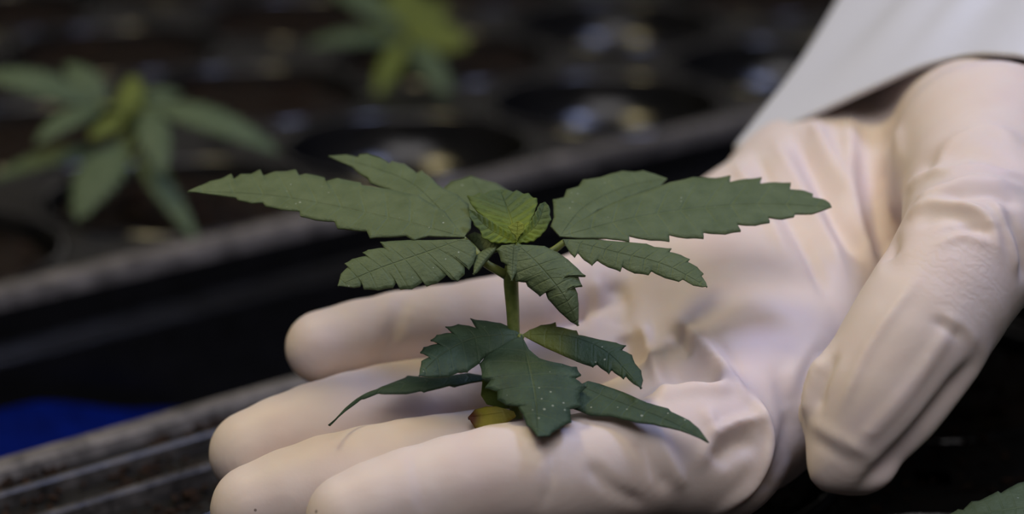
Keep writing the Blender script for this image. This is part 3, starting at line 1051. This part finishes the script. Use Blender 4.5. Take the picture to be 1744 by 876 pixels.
F_up = tr([(500, 482), (670, 493), (760, 501), (800, 516), (882, 526), (878, 540), (930, 558), (972, 580), (968, 592), (1010, 620), (1041, 655), (1034, 666), (1054, 700)], *C2)
F_lo = tr([(356, 512), (382, 552), (404, 570), (420, 556), (450, 582), (490, 607), (517, 590), (570, 616), (630, 636), (641, 620), (700, 646), (770, 654), (785, 642), (850, 671), (920, 690), (940, 685), (990, 711), (1035, 722)], *C2)
tF = tr([(1060, 722)], *C2)[0]
leaflet('leaflet', st, F_up, F_lo, bF, tF, plane_map(bF, 442.4, 0.02, -0.8), M['leaf'], mid=tr([(600, 550), (850, 615)], *C2), fold=0.4, curl=0.9, pleat=0.08, veins=7, lead=0.1)

# --- small front leaf, drooping towards the viewer, with its side lobe
st = stalk([(874, 455, 440), (876, 430, 438), (884, 416, 437)], 0.7, 0.5)
bG = tr([(120, 512)], *C2)[0]
G_up = tr([(190, 508), (255, 512), (320, 540), (372, 575), (420, 618), (455, 656), (412, 630), (440, 706), (400, 700), (418, 745), (424, 800), (424, 860)], *C2)
G_lo = tr([(60, 520), (40, 550), (52, 592), (72, 622), (92, 650), (112, 682), (160, 690), (172, 708), (232, 756), (258, 740), (272, 772), (330, 840), (382, 890)], *C2)
tG = tr([(422, 918)], *C2)[0]
leaflet('leaflet', st, G_up, G_lo, bG, tG, plane_map(bG, 436.5, 0.0, -0.9, 0, 0.04), M['leaf'], mid=tr([(230, 620), (350, 770)], *C2), fold=0.2, curl=1.6, pleat=0.14, veins=7, lead=0.1)
bH = tr([(510, 590)], *C8)[0]
H_up = tr([(450, 580), (400, 600), (345, 640), (322, 710)], *C8)
H_lo = tr([(500, 620), (450, 675), (400, 735), (352, 798)], *C8)
leaflet('leaflet', st, H_up, H_lo, bH, tr([(322, 812)], *C8)[0], plane_map(bH, 437, 0.0, -0.8), M['leaf'], curl=0.6, n=40, K=4, veins=4)
bQ = tr([(660, 562)], *C8)[0]
leaflet('leaflet', st, tr([(560, 566), (512, 600), (535, 640), (552, 700), (596, 730), (600, 790)], *C8), tr([(730, 600), (735, 680), (690, 780)], *C8), bQ, tr([(640, 868)], *C8)[0],
        plane_map(bQ, 436, 0.0, -0.5), M['leaf'], curl=0.5, n=60, K=4, veins=5)
# --- leaf behind the crown
st = stalk([(878, 420, 441), (860, 390, 446), (840, 360, 452)], 0.6, 0.4)
bI = (838, 362)
bR = tr([(600, 590)], *C8)[0]
leaflet('leaflet', st, tr([(500, 530), (400, 470), (330, 450)], *C8), tr([(500, 620), (400, 600), (330, 560)], *C8), bR, tr([(268, 490)], *C8)[0],
        plane_map(bR, 443.5, 0.0, -1.2), M['leaf'], curl=0.5, n=60, K=4, veins=5)
leaflet('leaflet', st, [(880, 352), (895, 338), (872, 322), (845, 306)], [(800, 362), (762, 348), (748, 320), (768, 304)], bI, (802, 299), plane_map(bI, 452, 0.0, -2.2), M['leaf'], n=50, K=4, veins=6, curl=0.8)

# --- crown of young leaves
st = stalk([(878, 425, 440), (879, 418, 439), (880, 411, 438)], 0.8, 0.7, name='crown_stalk')
bc = tr([(680, 550)], *C8)[0]
crown = [
    ([(790, 400), (832, 300), (852, 236), (848, 205), (820, 196), (780, 162), (740, 160), (680, 131), (650, 140), (590, 118)],
     [(580, 480), (480, 410), (390, 340), (318, 268), (272, 180), (318, 178), (370, 152), (410, 158), (470, 128)], (545, 112), (620, 320), -1.1, 0.32, 9),
    ([(640, 500), (560, 440), (480, 392), (380, 330), (330, 300)],
     [(620, 560), (540, 562), (480, 560), (440, 540), (398, 520), (380, 462), (330, 412), (318, 380), (292, 345)], (288, 278), (470, 450), -0.7, 0.3, 9),
    ([(720, 480), (780, 420), (825, 340), (850, 290), (872, 240)],
     [(760, 556), (820, 546), (880, 502), (900, 480), (932, 440), (940, 410), (966, 372), (955, 330), (956, 282), (945, 250)], (916, 214), (850, 400), -0.7, 0.3, 9),
    ([(690, 500), (640, 470), (610, 420)], [(700, 500), (740, 460), (745, 400)], (690, 370), (688, 440), -0.4, 0.06, 5),
]
for i, (u_, l_, t_, m_, c_, pl, nv_) in enumerate(crown):
    leaflet('young_leaf', st, tr(u_, *C8), tr(l_, *C8), bc, tr([t_], *C8)[0], plane_map(bc, 438 - (0.6 if i in (1, 2) else 0) - (1.2 if i == 3 else 0), 0, c_), M['young'] if i < 3 else M['bud'],
            mid=tr([m_], *C8), fold=1.0 if i < 3 else 0.15, thick=0.25 if i < 3 else 0.12, curl=0.4 if i < 3 else 0.1, pleat=pl, veins=nv_, n=90, lead=0.2)

# --- lower whorl
st = stalk([(876, 600, 441.5), (882, 585, 440), (888, 572, 439)], 0.9, 0.6)
bJ = tr([(868, 176)], *C3)[0]
K_up = tr([(830, 140), (780, 118), (720, 105), (658, 98), (666, 126), (600, 118), (553, 130), (562, 150), (510, 165), (489, 186), (502, 200), (455, 220), (444, 240), (466, 262), (445, 282), (436, 320)], *C3)
K_lo = tr([(800, 215), (720, 250), (692, 280), (660, 302), (640, 318), (600, 322), (560, 340), (500, 348)], *C3)
leaflet('leaflet', st, K_up, K_lo, bJ, tr([(433, 348)], *C3)[0], plane_map(bJ, 439.5, 0.1, -1.1), M['low_leaf'], mid=tr([(680, 185), (540, 250)], *C3), fold=0.4, curl=1.2, pleat=0.08, veins=7, lead=0.1, teeth=1.1)
L_up = tr([(900, 150), (950, 126), (1010, 114), (1018, 126), (1100, 145), (1112, 160), (1200, 180), (1268, 194), (1306, 209), (1300, 226), (1334, 250), (1350, 286), (1374, 320), (1383, 364)], *C3)
L_lo = tr([(960, 215), (1060, 255), (1100, 272), (1170, 296), (1186, 290), (1238, 326), (1250, 318), (1300, 352), (1310, 348), (1342, 378)], *C3)
leaflet('leaflet', st, L_up, L_lo, bJ, tr([(1375, 402)], *C3)[0], plane_map(bJ, 439.5, -0.05, -1.1), M['low_leaf_pale'], mid=tr([(1060, 180), (1230, 250)], *C3), fold=0.4, curl=1.3, pleat=0.08, veins=7, lead=0.1, teeth=0.9)
J_up = tr([(800, 200), (720, 245), (692, 285), (702, 340), (728, 356), (720, 380), (762, 402), (768, 432), (802, 456), (850, 470), (872, 502), (890, 550), (916, 576)], *C3)
J_lo = tr([(905, 240), (960, 275), (1040, 285), (1100, 300), (1116, 330), (1104, 345), (1136, 380), (1118, 410), (1116, 460), (1078, 480), (1076, 530), (1030, 560), (1002, 580), (984, 596)], *C3)
leaflet('leaflet', st, J_up, J_lo, bJ, tr([(936, 607)], *C3)[0], plane_map(bJ, 439, 0.0, -1.1), M['low_leaf'], mid=tr([(895, 290), (925, 450)], *C3), fold=0.5, curl=1.4, pleat=0.12, veins=7, lead=0.12, teeth=1.1)
st = stalk([(875, 635, 441.5), (864, 634, 444), (850, 637, 447)], 0.7, 0.5)
M_up = tr([(715, 345), (640, 330), (560, 338), (500, 345), (384, 338), (372, 346), (270, 386), (180, 436), (110, 490)], *C3)
M_lo = tr([(730, 362), (650, 372), (580, 386), (560, 382), (450, 406), (440, 402), (380, 413), (260, 416), (186, 444), (122, 494)], *C3)
bM = tr([(770, 352)], *C3)[0]
leaflet('leaflet', st, M_up, M_lo, bM, tr([(52, 558)], *C3)[0], plane_map(bM, 447, -0.1, -1.6), M['low_leaf'], mid=tr([(560, 360), (300, 395), (170, 445)], *C3), curl=0.6, n=70, K=4)
st = stalk([(878, 640, 441.5), (900, 640, 440), (950, 646, 438), (985, 655, 433)], 0.7, 0.5)
N_up = tr([(1150, 372), (1200, 385), (1300, 420), (1400, 465), (1490, 490), (1502, 502), (1580, 540), (1622, 576)], *C3)
N_lo = tr([(1090, 440), (1086, 486), (1160, 516), (1250, 521), (1350, 546), (1430, 556), (1540, 581), (1620, 612)], *C3)
bN = tr([(1110, 390)], *C3)[0]
leaflet('leaflet', st, N_up, N_lo, bN, tr([(1662, 630)], *C3)[0], plane_map(bN, 433, -0.12, -1.1), M['low_leaf'], mid=tr([(1250, 450), (1480, 535)], *C3), fold=0.6, curl=0.5, pleat=0.08, n=80, K=5)
# --- the two seed leaves at the foot
b1 = tr([(835, 500)], *C3)[0]
leaflet('cotyledon', plant, tr([(800, 486), (760, 474), (718, 474), (670, 488)], *C3), tr([(845, 520), (800, 548), (740, 574), (670, 568)], *C3), b1, tr([(640, 525)], *C3)[0],
        plane_map(b1, 438.5, 0, -0.6), M['cotyledon'], n=40, K=4, veins=2, curl=0.5, thick=0.6)
b2 = tr([(830, 490)], *C3)[0]
leaflet('cotyledon', plant, tr([(835, 440), (800, 390), (750, 360)], *C3), tr([(780, 485), (720, 468), (695, 430)], *C3), b2, tr([(702, 365)], *C3)[0],
        plane_map(b2, 440.5, 0, -0.4), M['cotyledon_green'], n=40, K=4, veins=2, curl=0.5, thick=0.6)

# ------------------------------------------------------------------ other seedlings
def outline(L, W, teeth, r):
    up = []
    for k in range(1, teeth):
        t = k / teeth
        w = W * (math.sin(math.pi * t ** 0.8) ** 0.9) * 0.5 + 0.02 * W
        up.append((L * (t + 0.35 / teeth), w * 1.08))
        up.append((L * (t + 0.36 / teeth), w * 0.86))
    return up

def generic_leaf(parent, base, tip, width, mat, bow=0.12, side=None, teeth=8, name='leaflet'):
    """serrated leaflet from base to tip (pixel, pixel, depth), arching in between"""
    b, t = P(*base), P(*tip)
    ax = t - b
    L = np.linalg.norm(ax)
    ax = ax / L
    sd = nrm(np.cross(ax, side if side is not None else (0.0, -0.45, 0.9)))
    upv = np.cross(sd, ax)
    if upv[2] < 0:
        upv = -upv
    m = outline(L, width, teeth, None)
    f = lambda x, y: b + ax * x + sd * y + upv * (bow * L * 4 * (x / L) * (1 - x / L))
    return leaflet(name, parent, m, [(x, -y) for x, y in m], (0, 0), (L, 0), f, mat, n=56, K=4, fold=0.4, curl=0.8, pleat=0.2)

def seedling(foot, crown_p, label, leaves, mat=None, stem_r=1.2):
    s = empty('cannabis_seedling', foot, label, 'seedling', 'cannabis seedlings')
    c = P(*crown_p)
    mid = (np.asarray(foot) + c) / 2 + np.array([0.6, 0, 0])
    V, Fc = tube([foot, mid, c], [stem_r, stem_r, stem_r * 0.7], ridge=0.05)
    add_mesh('stem', V, Fc, M['stem'], parent=s)
    for base, tip, w, kind in leaves:
        # a short stalk from the stem to the foot of the leaf
        bp = P(*base)
        f = np.asarray(foot)
        ax = c - f
        t = np.clip(((bp - f) @ ax) / (ax @ ax) - 0.08, 0.1, 1)
        V, Fc = tube([f + ax * t, (f + ax * t + bp) / 2 + np.array([0, 0, 0.4]), bp], [0.8, 0.7, 0.5], seg=8, sub=3)
        stk = add_mesh('leaf_stalk', V, Fc, M['stem'], parent=s)
        generic_leaf(stk, base, tip, w * 0.72, M['far_young'] if kind == 'y' else M['far_leaf'], bow=0.1 if kind != 'y' else 0.02,
                     side=(0, -0.8, 0.6) if kind == 'y' else None, name='young_leaf' if kind == 'y' else 'leaflet')
    return s

u1, v1 = CELL(2, 0)
foot = uv2w(u1, v1, TRAY_Z - 3)
dS = 690
seedling(foot, (217, 190, dS), 'blurred green seedling with long drooping leaves in the far tray', [
    ((165, 180, dS), (-40, 128, dS - 5), 15, 'l'), ((180, 178, dS + 3), (112, 108, dS + 12), 12, 'l'), ((178, 182, dS - 4), (58, 246, dS - 22), 11, 'l'),
    ((245, 180, dS), (478, 262, dS - 8), 14, 'l'), ((250, 185, dS - 4), (278, 300, dS - 22), 13, 'l'), ((240, 172, dS + 4), (310, 158, dS + 15), 10, 'l'),
    ((215, 240, dS - 5), (130, 376, dS - 25), 19, 'l'), ((225, 262, dS - 5), (340, 420, dS - 20), 9, 'l'), ((190, 255, dS - 5), (-20, 310, dS - 12), 10, 'l'),
    ((218, 192, dS - 2), (228, 128, dS + 6), 11, 'y'), ((215, 195, dS - 4), (150, 236, dS - 14), 7, 'y'), ((218, 200, dS - 4), (205, 150, dS), 7, 'y')])
u2, v2 = CELL(4, 1)
foot2 = uv2w(u2, v2, TRAY_Z - 3)
d2 = 850
seedling(foot2, (690, 55, d2), 'small yellow-green seedling, strongly blurred, in the second row of the far tray', [
    ((690, 50, d2), (560, -20, d2 + 8), 16, 'l'), ((690, 52, d2), (800, 75, d2 - 6), 18, 'y'), ((690, 60, d2), (640, 165, d2 - 20), 11, 'y'),
    ((700, 70, d2), (770, 178, d2 - 20), 13, 'l'), ((690, 70, d2), (520, 78, d2 - 8), 12, 'l'), ((690, 50, d2), (690, -30, d2 + 8), 22, 'y'), ((690, 48, d2), (620, 5, d2 + 2), 18, 'y'), ((695, 48, d2), (760, 10, d2 + 4), 18, 'y')])
u3, v3 = CELL(6, 2)
foot3 = uv2w(u3, v3, TRAY_Z - 3)
rel3 = foot3 - CAM
d3 = float(rel3[1] * CT - rel3[2] * ST) - 10
x3 = 872 + rel3[0] / d3 * FPX
seedling(foot3, (x3, -60, d3), 'dim seedling in the back of the far tray, mostly above the picture edge', [
    ((x3, -55, d3), (x3 - 90, 10, d3 - 15), 16, 'l'), ((x3, -55, d3), (x3 + 100, -10, d3 - 10), 16, 'l'), ((x3, -55, d3), (x3, -110, d3 + 10), 14, 'y'), ((x3, -55, d3), (x3 + 20, 30, d3 - 20), 14, 'l')])
# seedling at the near edge whose leaf reaches into the lower right corner
dn = 430
footn = P(1830, 1010, 462); footn = np.array([footn[0], footn[1], TRAY_Z])
s4 = empty('cannabis_seedling', footn, 'seedling in the near tray, only a leaf tip beside the gloved thumb', 'seedling', 'cannabis seedlings')
cn = P(1835, 850, 434)
V, Fc = tube([footn, (footn + cn) / 2, cn], [1.2, 1.2, 0.9], ridge=0.05)
add_mesh('stem', V, Fc, M['stem'], parent=s4)
bq = (1835, 850)
stq = s4
leaflet('leaflet', s4, [(1800, 815), (1744, 818), (1734, 820), (1705, 836), (1700, 834), (1668, 850), (1655, 852), (1640, 866), (1632, 866)], [(1800, 900), (1720, 930), (1660, 925), (1620, 905)], bq, (1600, 885),
        plane_map(bq, 434, 0.0, -1.5), M['leaf'], fold=0.4, curl=0.8, pleat=0.08)
for tp, w in (((2050, 830, 440), 20), ((1850, 1000, 415), 20), ((1850, 790, 465), 18)):
    generic_leaf(s4, (1835, 850, 434), tp, w, M['far_leaf'])
